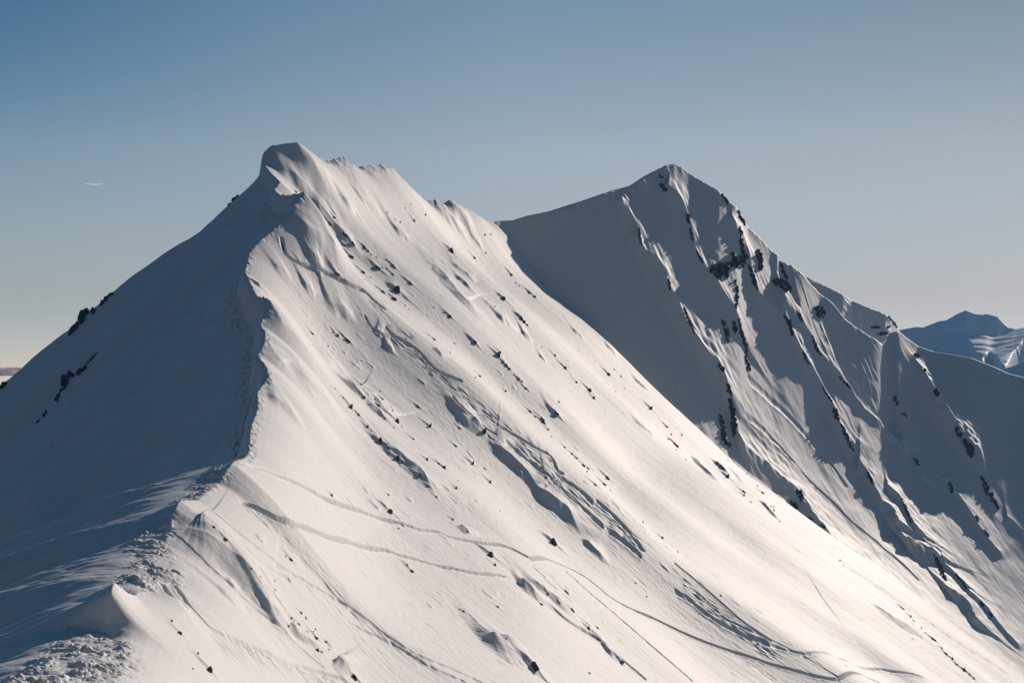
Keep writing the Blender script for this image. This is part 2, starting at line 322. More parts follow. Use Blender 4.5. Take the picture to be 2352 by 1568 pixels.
# broad shapes of the slope
M1.stamp([(1250, 840), (1420, 1010), (1620, 1180), (1850, 1370), (2100, 1530)], bump(-5.5, 40), 120)                  # wide bright trough
M1.stamp(Zm('c', [(250, 480), (700, 680), (1000, 880), (1300, 1060), (1600, 1240)]), bump(1.4, 18), 60)
RIBS = [  # (zoom, points, height, near width, far width)
 ('2', [(500, 305), (600, 330), (660, 380), (730, 430), (790, 475)], 3.6, 9, 9), ('2', [(590, 225), (750, 290), (850, 330), (915, 385)], 4.2, 10, 12),
 ('2', [(950, 510), (1010, 550), (1070, 592)], 2.8, 6, 8), ('2', [(980, 420), (1060, 460), (1100, 510), (1180, 570), (1240, 610)], 2.2, 4, 8),
 ('2', [(715, 480), (790, 560), (870, 660), (960, 760), (1030, 890)], 5, 15, 14), ('2', [(600, 690), (800, 760), (950, 860), (1060, 1000)], 3.5, 14, 12),
 ('2', [(1300, 700), (1370, 740), (1415, 805)], 2.6, 7, 8), ('2', [(1480, 890), (1600, 970), (1680, 1080), (1750, 1170), (1830, 1240), (1990, 1350)], 3.6, 12, 16),
 ('2', [(1710, 1030), (1780, 1080), (1830, 1142)], 3, 6, 8), ('2', [(1680, 930), (1780, 1000), (1865, 1072)], 2.2, 6, 8),
 ('2', [(2000, 1295), (2070, 1330), (2118, 1385)], 3, 6, 8), ('2', [(2155, 1385), (2235, 1455)], 2.4, 5, 8), ('2', [(720, 880), (790, 910), (842, 975)], 3, 7, 6),
 ('2', [(820, 1160), (870, 1210), (960, 1240), (1055, 1302)], 2.6, 5, 8), ('2', [(680, 1060), (760, 1110), (782, 1142)], 2, 5, 6), ('2', [(370, 1070), (460, 1132)], 2, 5, 6),
 ('2', [(480, 940), (610, 1000)], 1.4, 6, 6), ('2', [(440, 1180), (520, 1300), (600, 1400)], 2.0, 8, 8), ('6', [(440, 90), (520, 240), (640, 330)], 1.2, 8, 8),
 ('6', [(440, 460), (560, 540), (680, 620)], 1.6, 9, 9), ('6', [(780, 170), (850, 230), (980, 290)], 1.6, 6, 8), ('6', [(600, 260), (760, 330), (900, 420), (1010, 530)], 1.8, 10, 10),
 ('6', [(970, 350), (1030, 440), (1120, 490), (1190, 530), (1250, 600), (1340, 662)], 3.8, 7, 9), ('6', [(1110, 520), (1200, 590), (1240, 640)], 3, 6, 6),
 ('6', [(1230, 850), (1330, 890), (1420, 980), (1480, 1010), (1530, 1080), (1590, 1160)], 4.2, 7, 10),
 ('6', [(1740, 1340), (1832, 1422)], 1.8, 4, 5), ('6', [(1740, 640), (1830, 660), (1915, 702)], 3.4, 7, 8), ('6', [(1640, 480), (1760, 600), (1860, 660)], 1.2, 3, 6),
 ('6', [(1920, 760), (2000, 840), (2120, 940), (2220, 1030), (2260, 1110), (2345, 1182)], 4, 7, 10),
 ('a', [(1560, 250), (1700, 380), (1800, 430), (1895, 592)], 5, 9, 10), ('a', [(1890, 590), (1980, 690), (2092, 777)], 2.2, 4, 6), ('6', [(1240, 140), (1312, 178)], 2, 4, 6),
 ('6', [(1170, 30), (1230, 85)], 1.6, 4, 6), ('6', [(1565, 145), (1645, 228)], 1.4, 3, 5),
 ('a', [(1450, 885), (1540, 950), (1612, 1032)], 3.6, 6, 6), ('a', [(1500, 870), (1640, 960), (1770, 1060), (1842, 1092)], 2.6, 5, 6),
 ('a', [(1170, 1240), (1350, 1340), (1500, 1405), (1600, 1442)], 5.5, 11, 8), ('a', [(2050, 1345), (2172, 1425)], 2.2, 5, 6),
 ('5', [(1180, 480), (1300, 590), (1500, 715), (1700, 900), (1830, 1100), (1965, 1195)], 2.6, 8, 8), ('5', [(1770, 1090), (1880, 1150), (1955, 1225)], 1.6, 5, 5),
 ('5', [(1960, 1190), (2022, 1292)], 1.5, 3.5, 4), ('5', [(1480, 960), (1560, 990), (1665, 1085)], 0.8, 4, 5), ('5', [(2250, 1410), (2352, 1520)], 2, 4, 5),
 ('5', [(770, 890), (900, 960), (1040, 1070), (1180, 1200), (1290, 1340), (1450, 1567)], 2.2, 12, 9),
 ('b', [(900, 640), (960, 680), (1055, 755)], 1.6, 3.5, 7), ('b', [(1285, 868), (1340, 940), (1420, 1020), (1525, 1105)], 3.2, 6, 8), ('b', [(1440, 905), (1500, 970), (1552, 1024)], 2.2, 5, 6),
 ('b', [(1740, 1170), (1895, 1335)], 2, 4, 6), ('b', [(260, 200), (318, 250)], 1.4, 3.5, 5), ('b', [(300, 530), (360, 570), (395, 628)], 1.6, 4, 5),
 ('c', [(1270, 1000), (1400, 1100), (1530, 1170), (1655, 1222)], 2.6, 8, 8), ('b', [(1540, 950), (1650, 1080)], 1.2, 5, 6),
 ('2', [(1540, 520), (1600, 580), (1700, 640), (1815, 778)], 3.6, 7, 9), ('2', [(1640, 540), (1760, 600), (1855, 705)], 4.4, 10, 9), ('2', [(1800, 710), (1920, 855)], 1.6, 4, 6),
 ('2', [(1070, 285), (1112, 318)], 1.2, 4, 6), ('b', [(700, 120), (800, 215)], 1.6, 4, 6), ('b', [(900, 365), (1015, 455)], 2.0, 4, 6), ('b', [(480, 30), (570, 95)], 1.6, 4, 6),
]
for i, (zk, p, h, wn, wf) in enumerate(RIBS):
    if zk == '5': h, wn, wf = h * 1.25, wn * 1.2, wf * 1.2
    M1.stamp(Zm(zk, p), rib(h * 0.85, wn * 0.8, wf, 0.3, 0.38, 1.2, 0.35, i), max(wn, wf) * 4)
# wind texture: long streaks down the fall line, and a broken crest
A = smooth(0, 25, s0)
n1 = (fbm(X / 70, Y / 22, 3, 2) * 0.38 + fbm(X / 40, Y / 5, 5, 2) * 0.045) * A
n2 = (fbm(X / 9, Y / 2.6, 9, 3) * 0.06 + perlin(X / 2.6 + Y / 7, Y / 2.4, 12) * 0.11 * smooth(-0.1, 0.5, perlin(X / 30, Y / 18, 13))) * smooth(4, 30, s0)
n3 = (perlin(X / 1.7, Y / 1.3, 21) * 0.045 - np.maximum(perlin(X / 6, Y / 1.5, 23) - 0.45, 0) * 0.5) * smooth(4, 20, s0)
lf = smooth(2, 20, -s0)
n4 = (fbm(X / 45, Y / 25, 14, 3) * 2.0 * smooth(*ym([300, 345]), Y) + fbm(X / 9, Y / 2.6, 15, 3) * 0.32) * lf
xw = X + 0.8 * perlin(X / 3, Y / 3, 51); yw = Y + 0.8 * perlin(X / 3, Y / 3, 52)
amp = np.interp(M1.ys, ym([80, 100, 150, 162, 168, 180, 200, 240, 255, 275, 300, 330, 480, 640, 680, 760, 790, 800]), [1.2, 1.2, 1.2, .6, .25, .5, 1, 1, .5, .8, .7, .8, .9, .9, 1.0, .5, .1, 0]).astype(f32)[:, None]
wid = np.interp(M1.ys, ym([80, 160, 170, 200, 240, 260, 300, 335, 700, 1110]), [7, 6.5, 3, 5, 4.5, 3, 4, 2.6, 2.4, 2]).astype(f32)[:, None]
off_ = np.interp(M1.ys, ym([80, 160, 240, 300, 335, 1110]), [4, 4, 3.0, 2.5, 0.8, 0.6]).astype(f32)[:, None]
band = np.exp(-((s0 + off_) / wid) ** 4) * amp
blocks = smooth(-0.05, 0.22, perlin(xw / 2.8, yw / 1.1, 41)) * 0.34 + smooth(0.0, 0.25, perlin(xw / 1.2, yw / 0.6, 43)) * 0.2 + np.abs(perlin(xw / 6, yw / 3, 48)) * 0.8 - smooth(0.15, 0.4, perlin(X / 0.75, Y / 0.9, 47)) * 0.35
patch = smooth(-0.35, 0.25, perlin(X / 4.5, Y / 6, 61)) * 0.75 + 0.25
n5 = ((blocks - 0.25) * patch * 0.85 + 0.35 * perlin(X / 5, Y / 4, 45)) * band
face = np.exp(-((s0 + 5) / 4) ** 2) * smooth(*ym([306, 330]), Y) * (1 - smooth(680, 760, Y))
n5 += (np.abs(perlin(xw / 3.0, yw / 2.6, 55)) * 2.6 + 0.9 * perlin(X / 1.1, Y / 1.3, 57) - 0.6) * face
n6 = (perlin(X / 7, Y / 6, 63) * 1.1 + perlin(X / 2.5, Y / 2.5, 65) * 0.45) * np.exp(-(s0 / 6) ** 2) * smooth(772, 800, Y) * (1 - smooth(1010, 1040, Y))
M1.Z += (n1 + n2 + n3 + n4 + n5 + n6).astype(f32)
del n1, n2, n3, n4, n5, fade, sig, zb, zR, zL, dl_far, dl_near

TRACKS = [
 (0.75, 0.75, Zm('6', [(310, 940), (450, 980), (570, 1030), (700, 1090), (800, 1140), (900, 1190), (1000, 1225), (1120, 1265), (1250, 1300), (1400, 1350), (1480, 1380), (1580, 1380), (1660, 1420), (1800, 1445), (1900, 1470), (2030, 1475), (2100, 1500), (2200, 1555)])
   + Zm('a', [(1560, 740), (1800, 790), (1900, 840), (2000, 920), (2080, 990), (2180, 1050), (2340, 1115)]) + Zm('c', [(0, 1200), (180, 1280), (380, 1350), (520, 1390), (650, 1440), (800, 1480), (1000, 1540), (1150, 1552), (1500, 1562)])),
 (0.7, 0.7, Zm('6', [(270, 1195), (330, 1210), (430, 1260), (520, 1310), (640, 1345), (740, 1370), (850, 1420), (960, 1450), (1100, 1480), (1250, 1510)]) + Zm('a', [(520, 655), (640, 700), (800, 740), (1000, 790), (1150, 825), (1300, 845), (1392, 850)])),
 (0.8, 0.9, Zm('2', [(540, 745), (560, 850), (600, 900), (680, 945), (800, 980), (940, 1040), (1030, 1090), (1110, 1115), (1180, 1190), (1255, 1245)])),
 (0.8, 0.9, Zm('2', [(1240, 1345), (1280, 1410), (1400, 1470), (1480, 1530)]) + Zm('6', [(1480, 190), (1540, 270), (1640, 340), (1770, 385)])),
 (0.7, 0.7, Zm('2', [(1100, 1270), (1150, 1370), (1230, 1430)]) + Zm('6', [(1290, 70), (1400, 140), (1470, 200)])),
 (0.7, 0.8, Zm('6', [(1690, 485), (1740, 570), (1850, 660), (2000, 750)])),
 (0.7, 0.8, Zm('b', [(0, 690), (130, 760), (200, 800), (280, 850), (345, 880), (380, 990), (432, 1000)])),
 (0.9, 1.5, Zm('b', [(30, 800), (150, 890), (300, 1010), (500, 1200), (700, 1370)])),
 (0.9, 1.6, Zm('b', [(380, 1030), (500, 1080), (625, 1190)])),
 (0.8, 1.2, Zm('b', [(640, 1170), (780, 1290), (900, 1430), (965, 1525)])),
 (0.9, 1.4, Zm('b', [(715, 1380), (840, 1460), (950, 1560)])),
 (0.6, 0.8, Zm('c', [(0, 760), (150, 880), (330, 1040), (460, 1160), (660, 1290)])),
 (0.9, 1.2, Zm('c', [(0, 950), (100, 1000), (200, 1090), (330, 1170), (480, 1250), (640, 1300)])),
 (0.6, 0.6, Zm('c', [(640, 1310), (770, 1350), (960, 1390), (1150, 1410), (1360, 1420), (1480, 1470), (1700, 1540)])),
 (0.8, 0.9, Zm('a', [(1770, 800), (1900, 920), (2100, 1090), (2340, 1305)]) + Zm('c', [(0, 1450), (130, 1560)])),
 (0.9, 1.1, Zm('a', [(1640, 1010), (1800, 1150), (1980, 1250), (2100, 1350), (2330, 1545)])),
 (0.35, 0.4, Zm('5', [(1390, 400), (1530, 520), (1700, 650), (1870, 770), (2000, 850), (2150, 930), (2340, 1035)])),
 (0.35, 0.4, Zm('5', [(1480, 590), (1640, 700), (1800, 810), (1950, 870)])),
 (0.25, 0.3, Zm('5', [(1150, 560), (1290, 690), (1470, 850), (1620, 990), (1860, 1200), (2190, 1480)])),
 (0.4, 0.45, Zm('5', [(1080, 960), (1160, 1060), (1250, 1140)])),
 (0.45, 0.45, Zm('5', [(1150, 890), (1200, 1000), (1280, 1110), (1400, 1230), (1550, 1290), (1700, 1340), (1900, 1430), (2100, 1480), (2340, 1555)])),
 (0.4, 0.5, Zm('a', [(230, 980), (400, 1090), (600, 1250), (800, 1380), (950, 1440), (1230, 1560)])),
 (0.4, 0.5, Zm('a', [(320, 1150), (520, 1240), (700, 1340), (900, 1470), (1110, 1560)])),
 (0.3, 0.5, Zm('c', [(200, 1060), (500, 1210), (830, 1360), (1130, 1540)])),
 (0.5, 0.7, Zm('d', [(480, 1370), (930, 1085), (1320, 800)])), (0.5, 0.7, Zm('d', [(1700, 350), (1860, 245), (2010, 160)])), (0.4, 0.6, Zm('1', [(740, 1315), (860, 1245), (1000, 1170)])), (0.5, 0.7, Zm('1', [(1480, 690), (1600, 640), (1740, 580)])), (0.4, 0.6, Zm('d', [(240, 1070), (360, 1005)])),
]
for dp, wd, p in TRACKS: M1.stamp(p, bench(wd * 0.95, 1.9) if wd in (0.75, 0.7, 0.9, 0.8) else track(dp * 1.3, wd * 1.3), 7, lim=4.5)
RUNNELS = [(0.25, 0.6, 4.5, Zm('6', [(1180, 20), (1400, 180), (1600, 330), (1760, 470), (1960, 640), (2200, 840), (2352, 960)])), (0.25, 0.6, 5, Zm('b', [(60, 780), (300, 980), (560, 1180), (800, 1380), (960, 1540)])), (0.2, 0.55, 4, Zm('c', [(0, 830), (200, 1000), (420, 1180), (640, 1340), (760, 1440)])),
 (0.2, 0.35, 2.2, Zm('5', [(1620, 390), (1780, 480), (1900, 610), (2050, 760), (2200, 910), (2340, 1045)])), (0.3, 0.55, 4, Zm('6', [(1600, 340), (1740, 450), (1900, 560), (2100, 740), (2300, 900)])),
 (0.3, 0.5, 4, Zm('b', [(0, 800), (200, 930), (420, 1060), (600, 1200), (800, 1340), (1000, 1500)])), (0.3, 0.5, 4, Zm('c', [(0, 880), (250, 1080), (500, 1290), (700, 1400)])),
 (0.25, 0.4, 5, Zm('c', [(1100, 745), (1400, 940), (1550, 1050), (1900, 1290), (2300, 1540)])), (0.3, 0.5, 3.5, Zm('2', [(1100, 1120), (1200, 1240), (1290, 1340), (1450, 1440)])),
 (0.1, 0.3, 3, Zm('a', [(150, 900), (400, 1100), (600, 1260), (900, 1440)])), (0.1, 0.35, 2.5, Zm('5', [(1380, 1280), (1600, 1340), (1900, 1450), (2300, 1560)])),
 (0.1, 0.3, 3, Zm('2', [(620, 730), (720, 850), (860, 970), (1000, 1060)])), (0.2, 0.4, 3, Zm('c', [(380, 1350), (520, 1440), (700, 1560)]))]
for i, (dp, rg, wd, p) in enumerate(RUNNELS): M1.stamp(p, runnel(dp, wd, rg, 60 + i), wd * 3, lim=3)

# ---------------------------------------------------------------- second mountain: the shaded rocky peak, its ribs and the slopes below
ridge = np.array([(1129, 507, 893)] + Zm('3', [(200, 640, 905), (260, 636, 910), (350, 606, 920), (500, 575, 940), (700, 512, 965), (850, 460, 985), (940, 430, 1000), (1030, 410, 1015), (1130, 345, 1035), (1200, 308, 1050),
        (1290, 264, 1065), (1340, 255, 1075), (1390, 280, 1080), (1450, 330, 1085), (1540, 385, 1092), (1640, 440, 1098), (1690, 500, 1102), (1750, 540, 1108), (1790, 600, 1112), (1830, 680, 1118), (1900, 740, 1125), (2000, 850, 1135),
        (2090, 905, 1140), (2200, 1000, 1150)]) + Zm('4', [(980, 460, 1165), (1100, 545, 1172), (1200, 632, 1182), (1300, 702, 1192), (1400, 770, 1204), (1425, 735, 1225), (1455, 712, 1235), (1510, 712, 1240), (1560, 752, 1250), (1640, 812, 1258), (1750, 850, 1268),
        (1880, 870, 1278), (2000, 892, 1288), (2150, 950, 1300), (2250, 995, 1310), (2352, 1022, 1320)]) + [(2500, 930, 1350), (3600, 1400, 1500)])
ys2 = np.concatenate([np.arange(1005, 1490, 0.6), np.arange(1490, 1800, 2.5)])
us2 = np.concatenate([np.arange(1112, 2420, 1.8), np.linspace(2440, 3500, 40)])
ridge[:, 2] += 150
M2 = Terrain(us2, ys2)
yc = gsm(np.interp(M2.us, ridge[:, 0], ridge[:, 2]), 5)[None, :]; vc = gsm(np.interp(M2.us, ridge[:, 0], ridge[:, 1]), 1)[None, :]
zc = (H0 - vc) / F * yc
yf = YE + 3
vE = np.interp(M2.us, Ev[:, 0], Ev[:, 1]); off = np.interp(M2.us, [1129, 1230, 1450, 1500, 1950, 2050, 3000], [0.5, 1.5, 2, 9, 8, 2.0, 2.0])
zf = gsm((H0 - vE) / F * yf - off, 8)[None, :]
t = (M2.Y - yf) / np.maximum(yc - yf, 4)
pw = np.interp(M2.us, [1150, 1500, 1700, 1850, 2030, 2150, 2300], [1.2, 1.1, 1.35, 1.75, 1.95, 1.75, 1.68])[None, :]
tc_ = np.clip(t, 0, 1)
M2.Z = (zf + (zc - zf) * tc_ ** pw).astype(f32)
M2.Z += (np.minimum(M2.Y - yf, 0) * 0.8 - np.maximum(M2.Y - yc, 0) * 1.25).astype(f32)
inner = smooth(0, 0.12, 1 - t)
BIG = [  # (points, height, near width, far width)
 (Zm('3', [(940, 445), (1000, 540), (1080, 640), (1100, 740), (1130, 820), (1210, 880), (1265, 940), (1290, 1050), (1320, 1120), (1370, 1190), (1430, 1330), (1500, 1430), (1590, 1560)]) + Zm('b', [(1490, 270), (1560, 480), (1590, 580), (1600, 740)]), 9, 14, 22),
 (Zm('b', [(1590, 740), (1700, 850), (1800, 920), (1930, 1040), (2040, 1130), (2100, 1250), (2250, 1420), (2352, 1567)]), 8, 15, 22),
 (Zm('3', [(1270, 330), (1300, 400), (1390, 490), (1430, 590), (1460, 700), (1480, 830), (1560, 960), (1640, 1060), (1700, 1160), (1750, 1240), (1790, 1350), (1815, 1480)]), 7, 12, 18),
 (Zm('3', [(1690, 500), (1720, 600), (1820, 740), (1850, 900), (1900, 1110), (1965, 1190)]) + Zm('4', [(720, 575), (800, 700), (830, 780), (900, 900), (960, 990), (1030, 1130), (1090, 1250), (1130, 1350), (1220, 1530)]), 9, 11, 20),
 (Zm('c', [(1220, 30), (1310, 140), (1330, 200), (1390, 330), (1470, 390), (1500, 470), (1525, 520)]), 7, 11, 20),
 (Zm('c', [(1420, 240), (1530, 330), (1600, 500), (1660, 600)]), 5, 7, 14),
 (Zm('c', [(1560, 590), (1720, 640), (1770, 700), (1800, 790), (1840, 885)]), 9, 15, 16), (Zm('c', [(1850, 930), (1940, 960), (2000, 1050), (2050, 1150)]), 6, 9, 14),
 (Zm('c', [(1790, 740), (1900, 830), (1975, 940)]), 3, 5, 9), (Zm('c', [(1970, 950), (2080, 1020), (2180, 1170), (2340, 1330)]), 3.5, 5, 12),
 (Zm('4', [(690, 470), (760, 560), (830, 600), (870, 660), (920, 740), (1000, 900), (1120, 1020), (1240, 1150), (1350, 1250), (1500, 1380), (1560, 1450), (1600, 1530)]), 6, 8, 26),
 (Zm('4', [(840, 320), (1000, 530), (1100, 590)]), 5, 20, 20),
 (Zm('4', [(1470, 715), (1560, 760), (1640, 880), (1700, 1000), (1780, 1150), (1920, 1340), (2000, 1450), (2120, 1560)]) + Zm('c', [(2110, 270), (2190, 400)]), 11, 26, 30),
 (Zm('c', [(1800, 150), (1850, 210), (1880, 300), (2000, 420), (2080, 560), (2225, 725)]), 3.5, 6, 12), (Zm('c', [(1600, 20), (1640, 90), (1680, 190)]), 3, 5, 8), (Zm('c', [(2230, 430), (2360, 545)]), 3, 5, 12),
]
M2.base = M2.Z.copy()
for i, (p, h, wn, wf) in enumerate(BIG):
    keep = M2.Z.copy()
    M2.stamp(p, rib(h, wn, wf, 0.06, 0.08, 1.3, 0.3, 100 + i), max(wn, wf) * 3.5, dz=h * 0.9)
    M2.Z = (keep + (M2.Z - keep) * inner).astype(f32)
M2.stamp(Zm('4', [(985, 600), (1080, 790), (1130, 980), (1260, 1170), (1420, 1310), (1560, 1480)]), rib(-13, 9, 48, 0.1, 0.1, 1.2, 0.2, 300), 150)
M2.stamp(Zm('4', [(700, 330), (790, 470), (850, 560)]), rib(-7, 6, 25, 0.1, 0.2, 1.2, 0.2, 301), 90)
M2.base = None
X2, Y2 = M2.X, M2.Y
M2.Z += ((fbm(X2 / 40, Y2 / 40, 70, 3) * 1.0 + np.abs(fbm((X2 + Y2 * .5) / 14, (Y2 - X2 * .5) / 40, 76, 2)) * -0.5 + perlin(X2 / 3, Y2 / 3, 78) * 0.06) * inner).astype(f32)
M2.Z += ((fbm(X2 / 11, Y2 / 8, 92, 3) * 1.7 + 0.6) * smooth(20, 3, yc - M2.Y) * smooth(0, 3, yc - M2.Y) * smooth(1150, 1200, M2.us[None, :]) * (1 - smooth(1480, 1540, M2.us[None, :]))).astype(f32)
M2.Z += (fbm(X2 / 7, Y2 / 7, 90, 3) * 0.5 * np.exp(-((M2.Y - yc) / 6) ** 2) * smooth(1450, 1520, M2.us[None, :]) * (1 - 0.8 * smooth(2060, 2090, M2.us[None, :]))).astype(f32)
for dp, wd, p in [(1.2, 1.8, Zm('b', [(1610, 550), (1800, 720), (2000, 950), (2200, 1150), (2340, 1300)]) + Zm('c', [(1340, 600), (1420, 670), (1660, 890)])),
                  (1.2, 2.2, Zm('b', [(1660, 350), (1850, 520), (2050, 730), (2200, 900), (2340, 1100)]))]: M2.stamp(p, track(dp, wd), 12)

M2.stamp(Zm('c', [(1150, 775), (1400, 940), (1550, 1050), (1900, 1290), (2300, 1540)]), runnel(0.3, 1.1, 5, 70), 16, lim=3)

# ---------------------------------------------------------------- ridges behind
rk = np.array([(1700, 560, 1500)] + Zm('4', [(840, 320, 1500), (1020, 410, 1500), (1150, 470, 1500), (1170, 495, 1505), (1300, 550, 1510), (1430, 600, 1515), (1470, 640, 1520), (1500, 690, 1525), (1530, 722, 1530)]) + [(2100, 860, 1540), (2200, 1000, 1550)])
M3 = Terrain(np.arange(1690, 2190, 2.0), np.arange(1530, 1760, 1.0))
y3 = gsm(np.interp(M3.us, rk[:, 0], rk[:, 2] + 150), 4)[None, :]; z3 = (H0 - gsm(np.interp(M3.us, rk[:, 0], rk[:, 1]), 3))[None, :] / F * y3
M3.Z = (z3 - np.maximum(y3 - M3.Y, 0) * 0.9 - np.maximum(M3.Y - y3, 0) * 1.0 + fbm(M3.X / 22, M3.Y / 22, 120, 4) * 1.6 * smooth(0, 14, np.abs(M3.Y - y3)) + fbm(M3.X / 5, M3.Y / 5, 124, 2) * 0.5).astype(f32)

FY = 6000.0
fr = np.array([(1700, 800)] + [p for p in Zm('e', [(400, 760), (650, 735), (900, 690), (980, 700), (1200, 615), (1300, 600), (1450, 515), (1565, 465), (1700, 520), (1800, 525), (1850, 515), (2000, 555), (2080, 640), (2150, 700), (2260, 725), (2300, 715), (2352, 722)])] + [(2420, 770), (2560, 800), (2900, 840)])
M4 = Terrain(np.arange(1800, 2860, 2.5), np.concatenate([np.arange(4300, 6200, 8.0), np.arange(6200, 7600, 60)]))
v4 = np.interp(M4.us, fr[:, 0], fr[:, 1]); z4 = (H0 - v4)[None, :] / F * FY
d4 = FY - M4.Y
vt4 = gsm(np.interp(M4.us, [1800, 2196, 2240, 2262, 2284, 2318, 2352, 2420, 2900], [772, 770, 768, 768, 773, 762, 751, 742, 760]), 2)[None, :]
vb4 = gsm(np.interp(M4.us, [1800, 2196, 2206, 2225, 2238, 2258, 2272, 2302, 2316, 2327, 2352, 2420, 2900], [773, 771, 774, 777, 802, 814, 802, 836, 832, 806, 783, 770, 765]), 2)[None, :]
wob4 = fbm((M4.X * .6 + M4.Y * .8) / 120, (M4.Y * .6 - M4.X * .8) / 300, 141, 3)
yt4 = FY - np.maximum(vt4 - v4[None, :], 3) * FY / F / 0.9 + wob4 * 14; zt4 = (H0 - vt4) / F * yt4
yb4 = yt4 - np.maximum(vb4 - vt4, 1.0) * 15 + wob4 * 40; zb4 = (H0 - vb4) / F * yb4
yy = M4.Y
wall = zt4 + (z4 - zt4) * np.clip((yy - yt4) / np.maximum(FY - yt4, 1), 0, 1)
field = zb4 + (zt4 - zb4) * np.clip((yy - yb4) / np.maximum(yt4 - yb4, 1), 0, 1)
M4.Z = (np.where(yy > yt4, wall, np.where(yy > yb4, field, zb4 - (yb4 - yy) * 0.7)) - np.maximum(yy - FY, 0) * 0.7
        + fbm((M4.X * .8 + M4.Y * .6) / 130, (M4.Y * .8 - M4.X * .6) / 260, 130, 4) * 9 * smooth(0, 120, np.abs(d4))).astype(f32)
M5 = Terrain(np.arange(2200, 2860, 3.0), np.concatenate([np.arange(3300, 3700, 6.0), np.arange(3700, 4200, 40)]))
v5 = np.interp(M5.us, [2200, 2250, 2290, 2330, 2352, 2420, 2860], [905, 868, 843, 836, 831, 820, 800])
M5.Z = ((H0 - v5)[None, :] / F * 3700 - np.where(M5.Y < 3700, (3700 - M5.Y) * 0.6, (M5.Y - 3700) * 0.7) + fbm(M5.X / 90, M5.Y / 90, 150, 4) * 8).astype(f32)


# ---------------------------------------------------------------- rocks
def tag(o, label, cat, group=None):
    o['label'] = label; o['category'] = cat
    if group: o['group'] = group
    return o
def stone(bm, c, r, axes, sub=2, jit=0.28, seed=0, rot=None):
    """one angular stone: a faceted hull with broken corners"""
    rg = random.Random(seed)
    tmp = bmesh.new(); bmesh.ops.create_icosphere(tmp, subdivisions=sub, radius=1)
    cuts = [(Vector((rg.gauss(0, 1), rg.gauss(0, 1), rg.gauss(0, 1))).normalized(), rg.uniform(0.45, 0.85)) for _ in range(9)]
    for v in tmp.verts:
        p = v.co.copy()
        for n, d in cuts:
            q = p.dot(n)
            if q > d: p -= n * (q - d)
        v.co = p * (1 + rg.uniform(-jit, jit) * 0.4)
    m = Matrix.Translation(c) @ (rot or Matrix.Identity(4)) @ Matrix.Diagonal(Vector((axes[0] * r, axes[1] * r, axes[2] * r, 1)))
    vs = [bm.verts.new(m @ v.co) for v in tmp.verts]
    for f in tmp.faces: bm.faces.new([vs[v.index] for v in f.verts])
    tmp.free()
def mesh_from(bm, name, mat):
    bmesh.ops.recalc_face_normals(bm, faces=bm.faces)
    me = bpy.data.meshes.new(name); bm.to_mesh(me); bm.free(); me.materials.append(mat); return me

SHAPES = [('wedge', (1.5, 0.7, 0.9)), ('blocky', (1.0, 0.9, 0.95)), ('upright', (0.75, 0.6, 1.5)), ('flat', (1.5, 1.0, 0.55)), ('pointed', (0.9, 0.7, 1.35)), ('elongated', (1.9, 0.6, 0.7))]
PROTO = []
for i, (nm, ax) in enumerate(SHAPES):
    for k in range(2):
        bm = bmesh.new(); rot = Euler((random.uniform(-.3, .3), 0.6 if ax[0] > 1.2 else random.uniform(-.3, .3), 0)).to_matrix().to_4x4()
        stone(bm, Vector((0, 0, 0)), 1.0, ax, 2, 0.25, 40 + i * 7 + k, rot)
        stone(bm, Vector((0.55 * ax[0], -0.25, -0.3)), 0.55, (1, .9, .8), 1, 0.3, 90 + i * 7 + k, rot)
        PROTO.append((nm, mesh_from(bm, 'rock', ROCK)))

ROWS = [ # description, guide line in the picture
 ('rock band below the cornice tooth', [(735, 480), (790, 560), (840, 615), (885, 650), (925, 700)]),
 ('long rock row under the notched crest', [(930, 470), (980, 505), (1040, 580), (1120, 650), (1180, 700)]),
 ('rock row beside the peak shadow', [(1180, 630), (1230, 690), (1320, 780), (1400, 860), (1440, 900)]),
 ('rock row above the leaning boulder', [(1140, 690), (1210, 760), (1280, 840), (1360, 910)]),
 ('rock row falling from the leaning boulder', [(1150, 815), (1195, 880), (1210, 900)]),
 ('rock row left of the bright gully', [(1200, 920), (1250, 960), (1270, 1000), (1330, 1060), (1400, 1115)]),
 ('rock row along the gully rim', [(1490, 935), (1530, 1000), (1570, 1050), (1660, 1095), (1715, 1140), (1780, 1170)]),
 ('stones on the crest above the gully', [(1680, 1050), (1750, 1120), (1840, 1200), (1930, 1290)]),
 ('upper row at the centre of the slope', [(700, 720), (790, 775), (850, 870), (880, 930)]),
 ('rock band above the twin ski tracks', [(770, 890), (810, 930), (870, 1015), (910, 1055), (965, 1090), (1010, 1145)]),
 ('stones right of the central rock band', [(840, 895), (915, 975), (1000, 1060), (1060, 1120), (1150, 1170)]),
 ('stones on the drift ribs at mid slope', [(970, 930), (1050, 1020), (1120, 1100), (1110, 990)]),
 ('stones between the twin ski tracks', [(760, 1140), (890, 1175), (960, 1225), (1130, 1270)]),
 ('stones below the twin ski tracks', [(500, 1220), (600, 1250), (940, 1300), (1060, 1400), (1140, 1390)]),
 ('stone cluster on the lower left slope', [(570, 1300), (640, 1370), (680, 1420), (720, 1460), (750, 1490), (810, 1550)]),
 ('stones near the dark ski cut', [(1250, 1360), (1320, 1400), (1370, 1460), (1430, 1520)]),
 ('rock line at the lower right corner', [(2070, 1395), (2120, 1450), (2190, 1520), (2240, 1560)]),
 ('stones along the lower avalanche runnel', [(1400, 1150), (1500, 1230), (1560, 1300), (1620, 1380), (1660, 1400)]),
 ('stones at the foot of the near knoll', [(390, 1420), (415, 1455), (455, 1500), (480, 1540)]),
]
